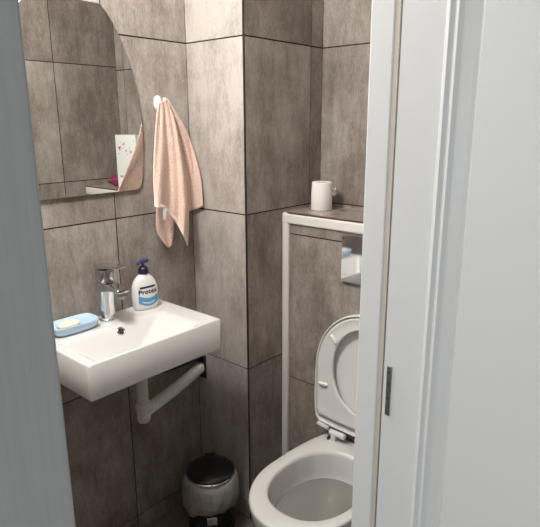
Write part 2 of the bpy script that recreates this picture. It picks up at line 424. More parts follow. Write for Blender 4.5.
# ------------------------------------------------------------------ washbasin
SZ, SB = 0.944, 0.831
SX1, SY0, SY1 = 0.335, -0.688, -0.181
sink = thing('washbasin', (0.0, -0.434, SB), 'white rectangular ceramic washbasin hung on the tiled wall', 'washbasin')
def sstep(a, b, x):
    t = min(1, max(0, (x-a)/(b-a))); return t*t*(3-2*t)
def lin(a, b, x): return min(1, max(0, (x-a)/(b-a)))
def basin_depth(x, y):
    # back slope, front wall, side ramps
    k = lin(-0.27, -0.43, y)      # how far into the bowl from the right
    fx = min(lin(0.122, 0.190, x), lin(0.321, 0.302, x))
    fy = min(lin(-0.262, -0.430, y), lin(-0.655, -0.560, y))
    d = min(fx*1.0, fy)
    d = d*d*(3-2*d)*0.25+d*0.75
    return 0.092*d
NX, NY = 68, 100
bm = bmesh.new()
top = [[None]*(NY+1) for _ in range(NX+1)]
rr = 0.006
for i in range(NX+1):
    for j in range(NY+1):
        x = 0.001+(SX1-0.001)*i/NX; y = SY0+(SY1-SY0)*j/NY
        # smooth the depth field
        d = 0; 
        for ox in (-0.006, 0, 0.006):
            for oy in (-0.008, 0, 0.008): d += basin_depth(x+ox, y+oy)
        d /= 9
        e = min(SX1-x, y-SY0, SY1-y)
        drop = 0
        if e < rr: drop = rr-math.sqrt(max(0, rr*rr-(rr-e)**2))
        if e > 1e-9 or True:
            top[i][j] = bm.verts.new((x, y, SZ-d-drop*0.8))
for i in range(NX):
    for j in range(NY):
        bm.faces.new((top[i][j], top[i+1][j], top[i+1][j+1], top[i][j+1]))
# skirt
bd = [top[i][0] for i in range(NX+1)]+[top[NX][j] for j in range(1, NY+1)]+[top[i][NY] for i in range(NX-1, -1, -1)]+[top[0][j] for j in range(NY-1, 0, -1)]
def ringdown(z, ins):
    out = []
    for v in bd:
        x, y = v.co.x, v.co.y
        x2 = min(x, SX1-ins); y2 = max(min(y, SY1-ins), SY0+ins)
        out.append(bm.verts.new((x2, y2, z)))
    return out
prev = bd
for z, ins in ((SB+0.006, 0.002), (SB+0.0015, 0.0035), (SB, 0.007)):
    cur = ringdown(z, ins)
    for k in range(len(bd)):
        bm.faces.new((prev[k], prev[(k+1) % len(bd)], cur[(k+1) % len(bd)], cur[k]))
    prev = cur
bm.faces.new(prev)
bo = build('basin', bm, ceramicM, sink, smooth=True)
# bowl belly below
bm = bmesh.new()
secs = []
for z, s in ((SB+0.002, 1.0), (SB-0.008, 0.93), (SB-0.014, 0.8)):
    secs.append([(0.20+a, -0.44+b, z) for a, b in (sup(0.10*s, 0.15*s, 40, k, 3) for k in range(40))])
loft(bm, secs); build('bowl_underside', bm, ceramicM, sink, smooth=True)
# overflow ring on the back slope
def field_n(x, y):
    e = 0.002
    dzdx = -(basin_depth(x+e, y)-basin_depth(x-e, y))/(2*e); dzdy = -(basin_depth(x, y+e)-basin_depth(x, y-e))/(2*e)
    return Vector((-dzdx, -dzdy, 1)).normalized()
dray = fwd + (121.0-270)/FPX*rgt - (331.3-263.5)/FPX*upv
tr = 1.0
while True:
    pp = CAM+dray*tr
    if pp.z <= SZ-basin_depth(pp.x, pp.y) or tr > 3: break
    tr += 0.0005
ox, oy = pp.x, pp.y
on = field_n(ox, oy); oc = Vector((ox, oy, SZ-basin_depth(ox, oy)))
bm = bmesh.new(); a_ = on.orthogonal().normalized(); b_ = on.cross(a_)
def ringpts(c, r, h, n=32): return [c+on*h+(a_*math.cos(2*PI*k/n)+b_*math.sin(2*PI*k/n))*r for k in range(n)]
loft(bm, [ringpts(oc, 0.0155, -0.002), ringpts(oc, 0.0150, 0.002), ringpts(oc, 0.0125, 0.003), ringpts(oc, 0.0100, 0.0015), ringpts(oc, 0.0095, 0.0005)])
ov = build('overflow_ring', bm, chromeM, sink, smooth=True)
bm = bmesh.new()
loft(bm, [ringpts(oc, 0.0097, 0.0006), ringpts(oc, 0.0097, 0.0016)])
oh = build('overflow_hole', bm, rubberM); oh.parent = ov; oh.data.transform(Matrix.Translation(-sink.location))
bm = bmesh.new()
for k in range(3):
    a0 = 2*PI*k/3+0.4; d_ = a_*math.cos(a0)+b_*math.sin(a0); e_ = on.cross(d_)
    vs = [bm.verts.new(oc+on*hh+d_*u+e_*w) for hh in (0.0015, 0.0026) for u, w in ((0, -0.001), (0.0097, -0.001), (0.0097, 0.001), (0, 0.001))]
    for q in ((0, 1, 2, 3), (7, 6, 5, 4), (0, 4, 5, 1), (1, 5, 6, 2), (2, 6, 7, 3), (3, 7, 4, 0)): bm.faces.new([vs[i] for i in q])
og = build('overflow_grille', bm, chromeM); og.parent = ov; og.data.transform(Matrix.Translation(-sink.location))
# waste
bm = bmesh.new(); wz = SZ-basin_depth(0.25, -0.48)
lathe(bm, [(0.026, -0.001), (0.026, 0.002), (0.022, 0.004), (0.018, 0.006), (0.004, 0.008)], (0.25, -0.48, wz)); build('waste_plug', bm, chromeM, sink, smooth=True)
bm = bmesh.new(); lathe(bm, [(0.031, -0.002), (0.031, 0.0025), (0.027, 0.0030)], (0.25, -0.48, wz)); build('waste_seal', bm, rubberM, sink, smooth=True)

# ------------------------------------------------------------------ mixer tap
fx, fy = 0.052, -0.441
tap = thing('mixer_tap', (fx, fy, SZ), 'chrome single-lever mixer tap on the back of the washbasin', 'tap')
bm = bmesh.new()
lathe(bm, [(0.0300, 0.0), (0.0300, 0.005), (0.028, 0.008)], (fx, fy, SZ)); build('base_ring', bm, chromeM, tap, smooth=True)
bm = bmesh.new()
secs = []
for z, a, b, cx_ in ((0.006, 0.0265, 0.0265, 0), (0.03, 0.0245, 0.025, 0), (0.055, 0.0235, 0.0245, 0), (0.080, 0.0255, 0.026, 0.001), (0.100, 0.0275, 0.028, 0.001), (0.115, 0.0285, 0.029, 0.002), (0.1225, 0.0285, 0.029, 0.002)):
    secs.append([(fx+cx_+p, fy+q, SZ+z) for p, q in (sup(a, b, 40, k, 2.6) for k in range(40))])
loft(bm, secs); build('body', bm, chromeM, tap, smooth=True, bevel=0.0015)
bm = bmesh.new()
secs = []
for x, w, h0, h1 in ((0.0, 0.0275, 0.088, 0.121), (0.03, 0.0265, 0.094, 0.1215), (0.06, 0.0235, 0.102, 0.1195), (0.09, 0.0225, 0.104, 0.1165), (0.112, 0.0215, 0.104, 0.114)):
    secs.append([(fx+x, fy+q, SZ+(h0+h1)/2+p) for p, q in (sup((h1-h0)/2, w, 32, k, 5) for k in range(32))])
loft(bm, secs); sp = build('spout', bm, chromeM, tap, smooth=True, bevel=0.001)
bm = bmesh.new(); lathe(bm, [(0.0145, 0.0), (0.0145, -0.019), (0.0125, -0.021)], (fx+0.094, fy, SZ+0.106)); ae = build('aerator', bm, steelM, smooth=True); ae.parent = sp; ae.data.transform(Matrix.Translation(-tap.location))
bm = bmesh.new()
secs = []
for z, a, b in ((0.124, 0.0280, 0.0280), (0.150, 0.0280, 0.0280), (0.160, 0.0280, 0.0280)):
    secs.append([(fx+0.003+p, fy+q, SZ+z) for p, q in (sup(a, b, 40, k, 3.4) for k in range(40))])
loft(bm, secs); build('cartridge_head', bm, chromeM, tap, smooth=True, bevel=0.001)
bm = bmesh.new()
secs = []
for x, w, zc2, hh in ((-0.020, 0.0255, 0.167, 0.0055), (0.02, 0.0255, 0.170, 0.0055), (0.06, 0.0235, 0.1745, 0.0045), (0.105, 0.0205, 0.1790, 0.0032)):
    secs.append([(fx+x, fy+q, SZ+zc2+p) for p, q in (sup(hh, w, 32, k, 5) for k in range(32))])
loft(bm, secs); build('lever', bm, chromeM, tap, smooth=True, bevel=0.001)

def all_kids(o):
    for c in bpy.data.objects:
        if c.parent == o: yield c; yield from all_kids(c)
for c in all_kids(tap):
    c.data.transform(Matrix.Diagonal((0.97, 1.0, 1.13, 1)))

# ------------------------------------------------------------------ liquid soap bottle
bc = Vector((0.050, -0.282, SZ)); brot = math.radians(-12)
bottle = thing('soap_bottle', bc, 'white pump bottle of liquid hand soap with blue label at the back of the washbasin', 'soap bottle')
RZ = Matrix.Translation(bc) @ Matrix.Rotation(brot, 4, 'Z')
BP = [(0.0, 0.040, 0.021), (0.004, 0.044, 0.0245), (0.015, 0.0470, 0.026), (0.04, 0.0485, 0.027), (0.065, 0.0485, 0.027), (0.085, 0.0465, 0.0265), (0.105, 0.0405, 0.025), (0.118, 0.033, 0.0225), (0.128, 0.0235, 0.019), (0.134, 0.0165, 0.0155), (0.137, 0.0145, 0.0145)]
def bprof(z):
    for (z0, a0, b0), (z1, a1, b1) in zip(BP, BP[1:]):
        if z <= z1:
            t = (z-z0)/(z1-z0); return a0+(a1-a0)*t, b0+(b1-b0)*t
    return BP[-1][1:]
bm = bmesh.new()
loft(bm, [[RZ @ Vector((q, p, z)) for p, q in (sup(a, b, 48, k, 2.5) for k in range(48))] for z, a, b in BP])
build('body', bm, whiteM, bottle, smooth=True)
def wrap(u, v, off):
    """u across the label (towards +y), v height; returns a point on the bottle's front"""
    a, b = bprof(v)
    t = min(0.999, abs(u)/a); xx = b*(1-t**2.5)**(1/2.5)+off
    return RZ @ Vector((xx, u, v))
def patch(bm, fn_lo, fn_hi, u0_, u1_, off, n=28, m=8):
    g = [[bm.verts.new(wrap(u0_+(u1_-u0_)*i/n, fn_lo(i/n)+(fn_hi(i/n)-fn_lo(i/n))*j/m, off)) for j in range(m+1)] for i in range(n+1)]
    for i in range(n):
        for j in range(m): bm.faces.new((g[i][j], g[i+1][j], g[i+1][j+1], g[i][j+1]))
bm = bmesh.new()
patch(bm, lambda t: 0.030-0.013*math.sin(PI*t)-0.001, lambda t: 0.059-0.014*math.sin(PI*t*0.9)+0.004*t, -0.034, 0.040, 0.0006)
lb = build('blue_band', bm, bluelabM, bottle, smooth=True)
bm = bmesh.new()
patch(bm, lambda t: 0.0335-0.006*math.sin(PI*t), lambda t: 0.0365-0.006*math.sin(PI*t), -0.022, 0.028, 0.0011, 24, 1)
patch(bm, lambda t: 0.0290-0.005*math.sin(PI*t), lambda t: 0.0305-0.005*math.sin(PI*t), -0.018, 0.024, 0.0011, 24, 1)
lw = build('small_print', bm, whiteM); lw.parent = lb; lw.data.transform(Matrix.Translation(-bottle.location))
bm = bmesh.new()
patch(bm, lambda t: 0.084+0.003*t, lambda t: 0.0915+0.003*t, -0.028, 0.030, 0.0006, 20, 2)
build('label_bar', bm, inkM, bottle, smooth=True)
cu = bpy.data.curves.new('txt', 'FONT'); cu.body = 'Protex'; cu.size = 0.0255; cu.align_x = 'CENTER'; cu.resolution_u = 4; cu.offset = 0.0007; cu.space_character = 1.06
to = bpy.data.objects.new('txt', cu); COL.objects.link(to)
bpy.context.view_layer.update()
me = bpy.data.meshes.new_from_object(to.evaluated_get(bpy.context.evaluated_depsgraph_get()))
bpy.data.objects.remove(to)
bm = bmesh.new(); bm.from_mesh(me)
bmesh.ops.triangulate(bm, faces=bm.faces[:]); bmesh.ops.subdivide_edges(bm, edges=[e for e in bm.edges if e.calc_length() > 0.004], cuts=2)
for v in bm.verts:
    v.co = wrap(v.co.x*0.95+0.001, 0.0645+v.co.y+0.06*v.co.x, 0.0012)
build('lettering', bm, inkM, bottle)
bm = bmesh.new(); lathe(bm, [(0.0150, 0.1355), (0.0185, 0.137), (0.0185, 0.148), (0.0165, 0.156), (0.0125, 0.163), (0.008, 0.165)], bc); build('collar', bm, navyM, bottle, smooth=True)
bm = bmesh.new(); lathe(bm, [(0.0045, 0.163), (0.0045, 0.178)], bc, 20)
build('pump_stem', bm, navyM, bottle, smooth=True)
bm = bmesh.new()
Rp = Matrix.Translation(bc) @ Matrix.Rotation(math.radians(18), 4, 'Z')
secs = []
for u, w, zc2, hh in ((-0.031, 0.005, 0.1790, 0.0030), (-0.026, 0.0065, 0.1815, 0.0038), (-0.014, 0.0095, 0.1830, 0.0050), (-0.004, 0.0125, 0.1830, 0.0062), (0.010, 0.0135, 0.1830, 0.0065), (0.018, 0.0125, 0.1830, 0.0065), (0.021, 0.010, 0.183, 0.0055)):
    secs.append([Rp @ Vector((q, u, zc2+p)) for p, q in (sup(hh, w, 24, k, 3) for k in range(24))])
loft(bm, secs); build('pump_head', bm, purpleM, bottle, smooth=True)

for c in all_kids(bottle): c.data.transform(Matrix.Diagonal((1, 1, 0.955, 1)))

# ------------------------------------------------------------------ soap dish and soap
dc = Vector((0.055, -0.570, SZ+0.0005))
bm = bmesh.new(); n = 56
def dsec(a, b, z): return [(dc.x+p, dc.y+q, z) for p, q in (sup(a*0.95, b*0.93, n, k, 4.2) for k in range(n))]
loft(bm, [dsec(0.032, 0.062, SZ+0.0008), dsec(0.039, 0.071, SZ+0.003), dsec(0.046, 0.081, SZ+0.014), dsec(0.049, 0.086, SZ+0.029), dsec(0.0485, 0.0855, SZ+0.032),
          dsec(0.046, 0.083, SZ+0.0315), dsec(0.044, 0.080, SZ+0.026), dsec(0.036, 0.070, SZ+0.0235), dsec(0.01, 0.03, SZ+0.0230)])
dish = tag(build('soap_dish', bm, dishM, smooth=True, loc=dc), 'pale blue plastic soap dish on the left of the washbasin', 'soap dish')
bm = bmesh.new(); sc = Vector((0.064, -0.590, SZ+0.0238))
loft(bm, [[(sc.x+p, sc.y+q, sc.z+z) for p, q in (sup(0.024*s, 0.038*s, 40, k, 2.3) for k in range(40))] for z, s in ((0.0, 0.85), (0.003, 0.98), (0.007, 1.0), (0.011, 0.9), (0.013, 0.7), (0.0135, 0.3))])
tag(build('soap_bar', bm, soapM, smooth=True, loc=sc), 'worn cream bar of soap lying in the blue soap dish', 'soap')

# ------------------------------------------------------------------ drain pipe and hose below the basin
dp = Vector((0.185, -0.414, SB-0.013))
pipe = thing('drain_pipe', (dp.x, dp.y, 0.60), 'pale plastic drain pipe below the washbasin with its grey hose running to the corner', 'drain pipe')
bm = bmesh.new(); tube(bm, [(dp.x, dp.y, SB-0.0145), (dp.x, dp.y, 0.655)], 0.0195, 28); build('pipe', bm, pipeM, pipe, smooth=True, bevel=0.001)
bm = bmesh.new(); lathe(bm, [(0.023, 0.668), (0.0265, 0.664), (0.0265, 0.642), (0.024, 0.637)], (dp.x, dp.y, 0)); build('collar_nut', bm, pipeM, pipe, smooth=True, bevel=0.001)
bm = bmesh.new(); tube(bm, [(dp.x, dp.y, 0.640), (dp.x, dp.y, 0.622), (dp.x, dp.y, 0.606), (dp.x, dp.y, 0.596), (dp.x, dp.y, 0.592)], [0.0235, 0.0245, 0.0235, 0.018, 0.008], 28)
build('elbow', bm, pipeM, pipe, smooth=True)
h0 = Vector((dp.x-0.006, dp.y+0.016, 0.630)); h1 = Vector((0.030, -0.0135, 0.600))
bm = bmesh.new(); pts = []; rad = []
NN = 260
for i in range(NN+1):
    t = i/NN; p = h0.lerp(h1, t); p.z += 0.020*math.sin(PI*t)*-0.4+0.01*math.sin(PI*t*0.5); pts.append(p)
    rad.append(0.0195+0.0032*math.sin(t*2*PI*26))
tube(bm, pts, rad, 28)
build('corrugated_hose', bm, hoseM, pipe, smooth=True)['label'] = 'grey corrugated hose'
bm = bmesh.new(); box(bm, (0.008, -0.010, 0.562), (0.052, -0.0002, 0.662)); build('outlet_plate', bm, rubberM, pipe, bevel=0.003)['label'] = 'black rubber outlet plate'
bm = bmesh.new(); tube(bm, [(0.034, -0.001, 0.648), (0.036, -0.10, 0.662), (0.040, -0.215, 0.672)], 0.0125, 20); build('dark_pipe', bm, blackM, pipe, smooth=True)['label'] = 'dark glossy pipe'

# ------------------------------------------------------------------ towel on a hook
hk = px(161, 104, 0, 0.02)
hook = thing('wall_hook', (0.0, hk.y, hk.z), 'small white plastic hook stuck on the tiled wall holding the towel', 'hook')
bm = bmesh.new(); loft(bm, [[(x, hk.y+p, hk.z+0.004+q) for p, q in (sup(0.017*s, 0.025*s, 32, k, 2.4) for k in range(32))] for x, s in ((0.0005, 1.0), (0.004, 1.0), (0.006, 0.85))])
build('hook_plate', bm, whiteM, hook, smooth=True)
bm = bmesh.new(); tube(bm, [(0.004, hk.y, hk.z-0.004), (0.020, hk.y, hk.z-0.008), (0.034, hk.y, hk.z-0.002), (0.041, hk.y, hk.z+0.012), (0.042, hk.y, hk.z+0.020)], [0.0065, 0.006, 0.006, 0.0065, 0.006], 16)
build('hook_arm', bm, whiteM, hook, smooth=True)

def poly(pl, t):
    # piecewise linear by equal index parameter with catmull smoothing
    n = len(pl)-1; f = min(n-1e-6, max(0, t*n)); i = int(f); f -= i
    p = [Vector(pl[max(0, min(n, i+k))]) for k in (-1, 0, 1, 2)]
    return 0.5*((2*p[1])+(-p[0]+p[2])*f+(2*p[0]-5*p[1]+4*p[2]-p[3])*f*f+(-p[0]+3*p[1]-3*p[2]+p[3])*f**3)
def drape(bm, L, R, B, depth, fold, ns=44, nt=60, mi_fn=None):
    g = []
    for j in range(nt+1):
        t = j/nt; row = []
        l = poly(L, t); r = poly(R, t); l1 = poly(L, 1); r1 = poly(R, 1)
        for i in range(ns+1):
            s = i/ns
            p = l.lerp(r, s)
            b = poly(B, s) if B else l1.lerp(r1, s)
            p = p + (b-l1.lerp(r1, s))*(t**2.2)
            x = depth+fold(s, t)
            w = px(p.x, p.y, 0, x)
            if w.y > -0.014: w = px(p.x, p.y, 1, -0.014)
            w.x += 0.0012*noise.noise(w*60)
            row.append(bm.verts.new(w))
        g.append(row)
    for j in range(nt):
        for i in range(ns):
            f = bm.faces.new((g[j][i], g[j][i+1], g[j+1][i+1], g[j+1][i]))
            if mi_fn and mi_fn((i+.5)/ns, (j+.5)/nt): f.material_index = 1
    return g
towel = thing('hand_towel', (0.03, hk.y, hk.z-0.01), 'peach terry hand towel hanging in folds from the white wall hook', 'towel')
bm = bmesh.new()
Lf = [(158.5, 103), (156.3, 116), (155.2, 135), (154.2, 155), (153.6, 178), (154.5, 206)]
Rf = [(166, 99), (172, 112), (177, 133), (182, 160), (186, 188), (188.6, 214), (187.5, 246)]
Bf = [(154.5, 206), (162, 209.5), (170, 215), (177, 224), (183, 235), (187.5, 246)]
ff = lambda s, t: (0.024*math.sin(s*8.0+0.3+t*0.9)*min(1, t*1.4)+0.008*math.sin(s*19+t*5))*(0.35+0.65*t)+0.080*t**3*(1-0.7*s)
drape(bm, Lf, Rf, Bf, 0.042, ff)
build('front_fold', bm, terryM, towel, smooth=True, solid=0.004)
bm = bmesh.new()
Lb = [(165, 99), (169, 112), (172, 130), (176, 155), (180, 180), (183, 212)]
Rb = [(168, 99), (176, 112), (185, 128), (193, 149), (200.5, 177), (203, 206)]
fb = lambda s, t: (0.011*math.sin(s*8.0+2.2)*min(1, t*1.5)+0.004*math.sin(s*17+3))*(0.4+0.6*t)
drape(bm, Lb, Rb, [(183, 213), (190, 211), (197, 209), (203, 206)], 0.022, fb)
build('back_fold', bm, terryM, towel, smooth=True, solid=0.004)
bm = bmesh.new()
Lc = [(156, 196), (156, 212), (157, 232), (166.5, 246)]
Rc = [(172, 196), (173, 212), (174, 228), (171.5, 245)]
fc = lambda s, t: 0.007*math.sin(s*7.0+1.0)
drape(bm, Lc, Rc, [(166.5, 246), (169, 247.5), (171.5, 245)], 0.028, fc, 24, 30)
build('lower_corner', bm, terryM, towel, smooth=True, solid=0.004)
# hem band along the lower edge of the front fold
bm = bmesh.new()
def hem_pt(s, d):
    b = poly(Bf, s); b2 = poly(Bf, s)+Vector((1.0, -4.5))*d
    p = b2; p.x = min(p.x, 187.8)
    return px(p.x, p.y, 0, 0.042+ff(s, 1-0.08*d)+0.0032)
g = [[bm.verts.new(hem_pt(s/40, d)) for d in (0.0, 0.5, 1.0)] for s in range(41)]
for i in range(40):
    for j in range(2): bm.faces.new((g[i][j], g[i+1][j], g[i+1][j+1], g[i][j+1]))
hm = build('hem', bm, hemM, towel, smooth=True, solid=0.0018)
bm = bmesh.new()
q4 = [px(x, y, 0, 0.126) for x, y in ((163.2, 209), (166.8, 208.5), (166.2, 214), (165.2, 219.5), (162.6, 219.5), (162.4, 214))]
loft(bm, [[p for p in q4], [p+Vector((0.001, 0, 0)) for p in q4]]); cl = build('care_tag', bm, tagM, towel); cl['label'] = 'white care tag'

# ------------------------------------------------------------------ toilet
TX = 0.693; RZT = 0.42
toilet = thing('toilet', (TX, CY-0.001, 0.0), 'white ceramic toilet with raised seat in front of the tiled cistern box', 'toilet')
def outline(z, sw=1.0, sf=1.0, back=CY-0.0095, n=72, yshift=0.0):
    """egg outline: round front, straight sides, narrower squared back"""
    pts = []
    hw, yc2, fl = 0.192*sw, -0.115, 0.243*sf
    for k in range(n//2+1):
        t = PI+PI*k/(n//2)          # from left through the front to right
        pts.append((TX+hw*math.cos(t), yc2+fl*math.sin(t)+yshift, z))
    m = n//2-1
    side = [(hw, yc2+yshift)]+[]
    prof = [(1.0, 0.0), (0.992, 0.25), (0.965, 0.5), (0.915, 0.72), (0.85, 0.9), (0.80, 0.97), (0.76, 1.0)]
    def bw(t):
        for (a, ta), (b, tb) in zip(prof, prof[1:]):
            if t <= tb: return a+(b-a)*(t-ta)/(tb-ta)
        return prof[-1][0]
    q = m//3
    y0_ = yc2+yshift
    rpts = [(TX+hw*bw(i/q), y0_+(back-y0_)*(i/q), z) for i in range(1, q+1)]
    lpts = [(2*TX-x, y, zz) for x, y, zz in rpts[::-1]]
    nb = m-2*q
    wb = hw*prof[-1][0]
    bpts = [(TX+wb-2*wb*(i+1)/(nb+1), back, z) for i in range(nb)]
    return pts+rpts+bpts+lpts
OX, OY, OA, OB = 0.700, -0.090, 0.148, 0.192
def opening(z, s=1.0, dy=0.0, n=None):
    n = n or len(outline(0))
    res = []
    o = outline(0)
    for p in o:
        t = math.atan2((p[1]-OY)/OB, (p[0]-OX)/OA)
        e = 2.25
        c, sn = math.cos(t), math.sin(t)
        k = (abs(c)**e+abs(sn)**e)**(-1/e)
        res.append((OX+OA*s*c*k, OY+dy+OB*s*sn*k, z))
    return res
def mixo(a, b, t): return [tuple(Vector(p).lerp(Vector(q), t)) for p, q in zip(a, b)]
rim_o = outline(RZT)
secs = [outline(0.085, 0.52, 0.36, yshift=0.02), outline(0.10, 0.56, 0.42, yshift=0.015), outline(0.17, 0.66, 0.60, yshift=0.01), outline(0.25, 0.80, 0.78), outline(0.32, 0.91, 0.91), outline(0.365, 0.965, 0.965), outline(0.395, 0.99, 0.99),
        outline(0.412, 0.995, 0.995), mixo(outline(RZT-0.003), opening(RZT-0.003), 0.035), mixo(outline(RZT), opening(RZT), 0.14), mixo(outline(RZT+0.0012), opening(RZT+0.0012), 0.5),
        mixo(outline(RZT), opening(RZT), 0.88), opening(RZT-0.004, 1.0), opening(RZT-0.014, 0.99), opening(RZT-0.045, 0.975), opening(RZT-0.085, 0.96), opening(RZT-0.100, 0.95), opening(RZT-0.112, 0.92),
        opening(RZT-0.13, 0.80), opening(RZT-0.15, 0.64, -0.01), opening(RZT-0.19, 0.47, -0.02), opening(RZT-0.22, 0.33, -0.03), opening(RZT-0.235, 0.15, -0.03)]
bm = bmesh.new(); loft(bm, secs)
build('bowl', bm, ceramicM, toilet, smooth=True)
bm = bmesh.new(); loft(bm, [opening(RZT-0.111, 0.90), opening(RZT-0.1045, 0.93)]); build('water', bm, waterM, toilet)

# raised seat and lid: leaning plane; local u (x), v (up along the lid), w (towards the viewer)
HB = Vector((TX+0.003, 0.158, 0.466)); leanv = Vector((0, 0.052, 1)).normalized(); wn = Vector((0, -1, 0.052)).normalized()
def SP(u, v, w): return HB+Vector((1, 0, 0))*u+leanv*v+wn*w
def lid_out(sc=0.0, n=64, low=0.0):
    pts = []
    vc, a, bt = 0.243, 0.206-sc, 0.228-sc
    nt_ = n*5//8
    for k in range(nt_+1):
        t = PI*k/nt_; pts.append((a*math.cos(t), vc+bt*math.sin(t)))
    bl = [(-a, vc*0.75), (-a*0.995, 0.12), (-a*0.975, 0.06), (-a*0.94, 0.025+sc), (-a*0.86, 0.008+sc*1.2+low), (-a*0.55, 0.004+sc*1.2+low), (-a*0.2, 0.003+sc*1.2+low)]
    pts += bl+[(-u, v) for u, v in bl[::-1]]
    return pts
def hole(n_like, s=1.0):
    res = []
    for u, v in n_like:
        t = math.atan2((v-0.252)/0.163, u/0.128)
        res.append((0.128*s*math.cos(t), 0.252+0.163*s*math.sin(t)))
    return res
lo = lid_out()
bm = bmesh.new()
T3 = lambda pl, w: [SP(u, v, w) for u, v in pl]
loft(bm, [T3(lid_out(0.012), -0.027), T3(lid_out(0.003), -0.023), T3(lo, -0.016), T3(lo, 0.006), T3(lid_out(0.002), 0.009), T3(lid_out(0.005), 0.009), T3(lid_out(0.007), 0.004), T3(lid_out(0.012), -0.013), T3(lid_out(0.05), -0.018), T3(lid_out(0.12), -0.0195)])
build('lid', bm, seatM, toilet, smooth=True)
so = lid_out(0.012, low=0.018); ho = hole(so)
m2 = lambda a, b, t: [(x0*(1-t)+x1*t, y0*(1-t)+y1*t) for (x0, y0), (x1, y1) in zip(a, b)]
bm = bmesh.new()
rings = [T3(so, 0.000), T3(so, 0.010), T3(m2(so, ho, 0.04), 0.0125), T3(m2(so, ho, 0.16), 0.0105), T3(m2(so, ho, 0.5), 0.0085), T3(m2(so, ho, 0.88), 0.0105), T3(m2(so, ho, 0.97), 0.0105), T3(ho, 0.008), T3(ho, -0.002), T3(m2(so, ho, 0.9), -0.006), T3(m2(so, ho, 0.3), -0.007)]
rg = loft(bm, rings, False, False); n = len(rg[0])
for k in range(n): bm.faces.new((rg[-1][k], rg[-1][(k+1) % n], rg[0][(k+1) % n], rg[0][k]))
seat = build('seat', bm, seatM, toilet, smooth=True)
def plane_uv(x, y):
    # pixel -> seat plane
    d = fwd + (x-270)/FPX*rgt - (y-263.5)/FPX*upv
    o_ = SP(0, 0, 0.012); t = (o_-CAM).dot(wn)/d.dot(wn); p = CAM+d*t-HB
    return p.x, p.dot(leanv)
def bumper(p0, p1):
    a = plane_uv(*p0); b = plane_uv(*p1)
    for sgn in (1, -1):
        bm = bmesh.new()
        A = SP(sgn*a[0], a[1], 0.0135); B = SP(sgn*b[0], b[1], 0.0135)
        d_ = (B-A).normalized()
        tube(bm, [A-d_*0.005, A-d_*0.003, A, A.lerp(B, 0.5), B, B+d_*0.003, B+d_*0.005], [0.002, 0.0055, 0.007, 0.0072, 0.007, 0.0055, 0.002], 16)
        b_o = build('bumper', bm, whiteM, smooth=True); b_o.parent = seat; b_o.data.transform(Matrix.Translation(-toilet.location))
bumper((331.5, 336), (336, 342.5)); bumper((320, 383), (326.5, 385))
for sgn in (-1, 1):
    hx_ = TX+sgn*0.080
    bm = bmesh.new(); lathe(bm, [(0.017, 0.0), (0.0175, 0.003), (0.015, 0.0055), (0.006, 0.006)], (hx_-0.034, 0.150, RZT+0.0005)); build('hinge_cap', bm, chromeM, toilet, smooth=True)
    bm = bmesh.new(); tube(bm, [(hx_-0.040, 0.150, 0.452), (hx_-0.038, 0.150, 0.452), (hx_+0.026, 0.150, 0.452), (hx_+0.028, 0.150, 0.452)], [0.009, 0.0115, 0.0115, 0.0095], 24)
    box(bm, (hx_-0.030, 0.140, RZT+0.001), (hx_-0.010, 0.160, 0.448))
    build('hinge', bm, seatM, toilet, smooth=True, bevel=0.001)
    bm = bmesh.new(); tube(bm, [(TX+sgn*0.176, 0.147, 0.469), (TX+sgn*0.125, 0.147, 0.463)], 0.0075, 16)
    build('hinge_pin', bm, whiteM, toilet, smooth=True)

# ------------------------------------------------------------------ flush plate
fp0 = px(344.5, 235, 1, CY-0.012); 
FX0, FX1, FZ0, FZ1 = 0.573, 0.820, 1.040, 1.213
fl = thing('flush_plate', ((FX0+FX1)/2, CY-0.0005, (FZ0+FZ1)/2), 'mirror-polished chrome flush plate on the tiled box above the toilet', 'flush plate')
bm = bmesh.new(); box(bm, (FX0, CY-0.012, FZ0), (FX1, CY-0.0005, FZ1)); pt_ = build('plate', bm, plateM, fl, bevel=0.002, seg=3)
for v in pt_.data.vertices:
    if v.co.y < -0.006: v.co.y -= 0.0022*(1-(v.co.z+fl.location.z-FZ0)/(FZ1-FZ0))*1.7
for a, b in ((0.725, 0.765), (0.770, 0.81)):
    bm = bmesh.new(); box(bm, (a, CY-0.0145, FZ0+0.035), (b, CY-0.0122, FZ1-0.035)); build('button', bm, plateM, fl, bevel=0.001)

# ------------------------------------------------------------------ toilet roll on the ledge
rc = Vector((0.374, 0.342, CZ+0.0005))
roll_t = thing('toilet_roll', rc, 'white toilet paper roll standing on the ledge of the cistern box', 'toilet roll')
bm = bmesh.new(); n = 56; H_ = 0.108
def rsec(r, z): return [(rc.x+(r+0.0006*math.sin(5*2*PI*k/n))*math.cos(2*PI*k/n), rc.y+(r+0.0006*math.sin(5*2*PI*k/n))*math.sin(2*PI*k/n), rc.z+z) for k in range(n)]
rg = loft(bm, [rsec(0.019, 0.0), rsec(0.0400, 0.0), rsec(0.0412, 0.002), rsec(0.0405, 0.06), rsec(0.0385, H_-0.002), rsec(0.0375, H_), rsec(0.020, H_-0.001), rsec(0.019, H_-0.004)], False, False)
for k in range(n): bm.faces.new((rg[-1][k], rg[-1][(k+1) % n], rg[0][(k+1) % n], rg[0][k]))
build('paper', bm, paperM, roll_t, smooth=True, bevel=0.001)
bm = bmesh.new()
rg = loft(bm, [rsec(0.0187, 0.001), rsec(0.0187, H_-0.002), rsec(0.0175, H_-0.002), rsec(0.0175, 0.001)], False, False)
for k in range(n): bm.faces.new((rg[-1][k], rg[-1][(k+1) % n], rg[0][(k+1) % n], rg[0][k]))
build('core', bm, new_mat('cardboard', (0.42, 0.33, 0.24), 0.8), roll_t, smooth=True)
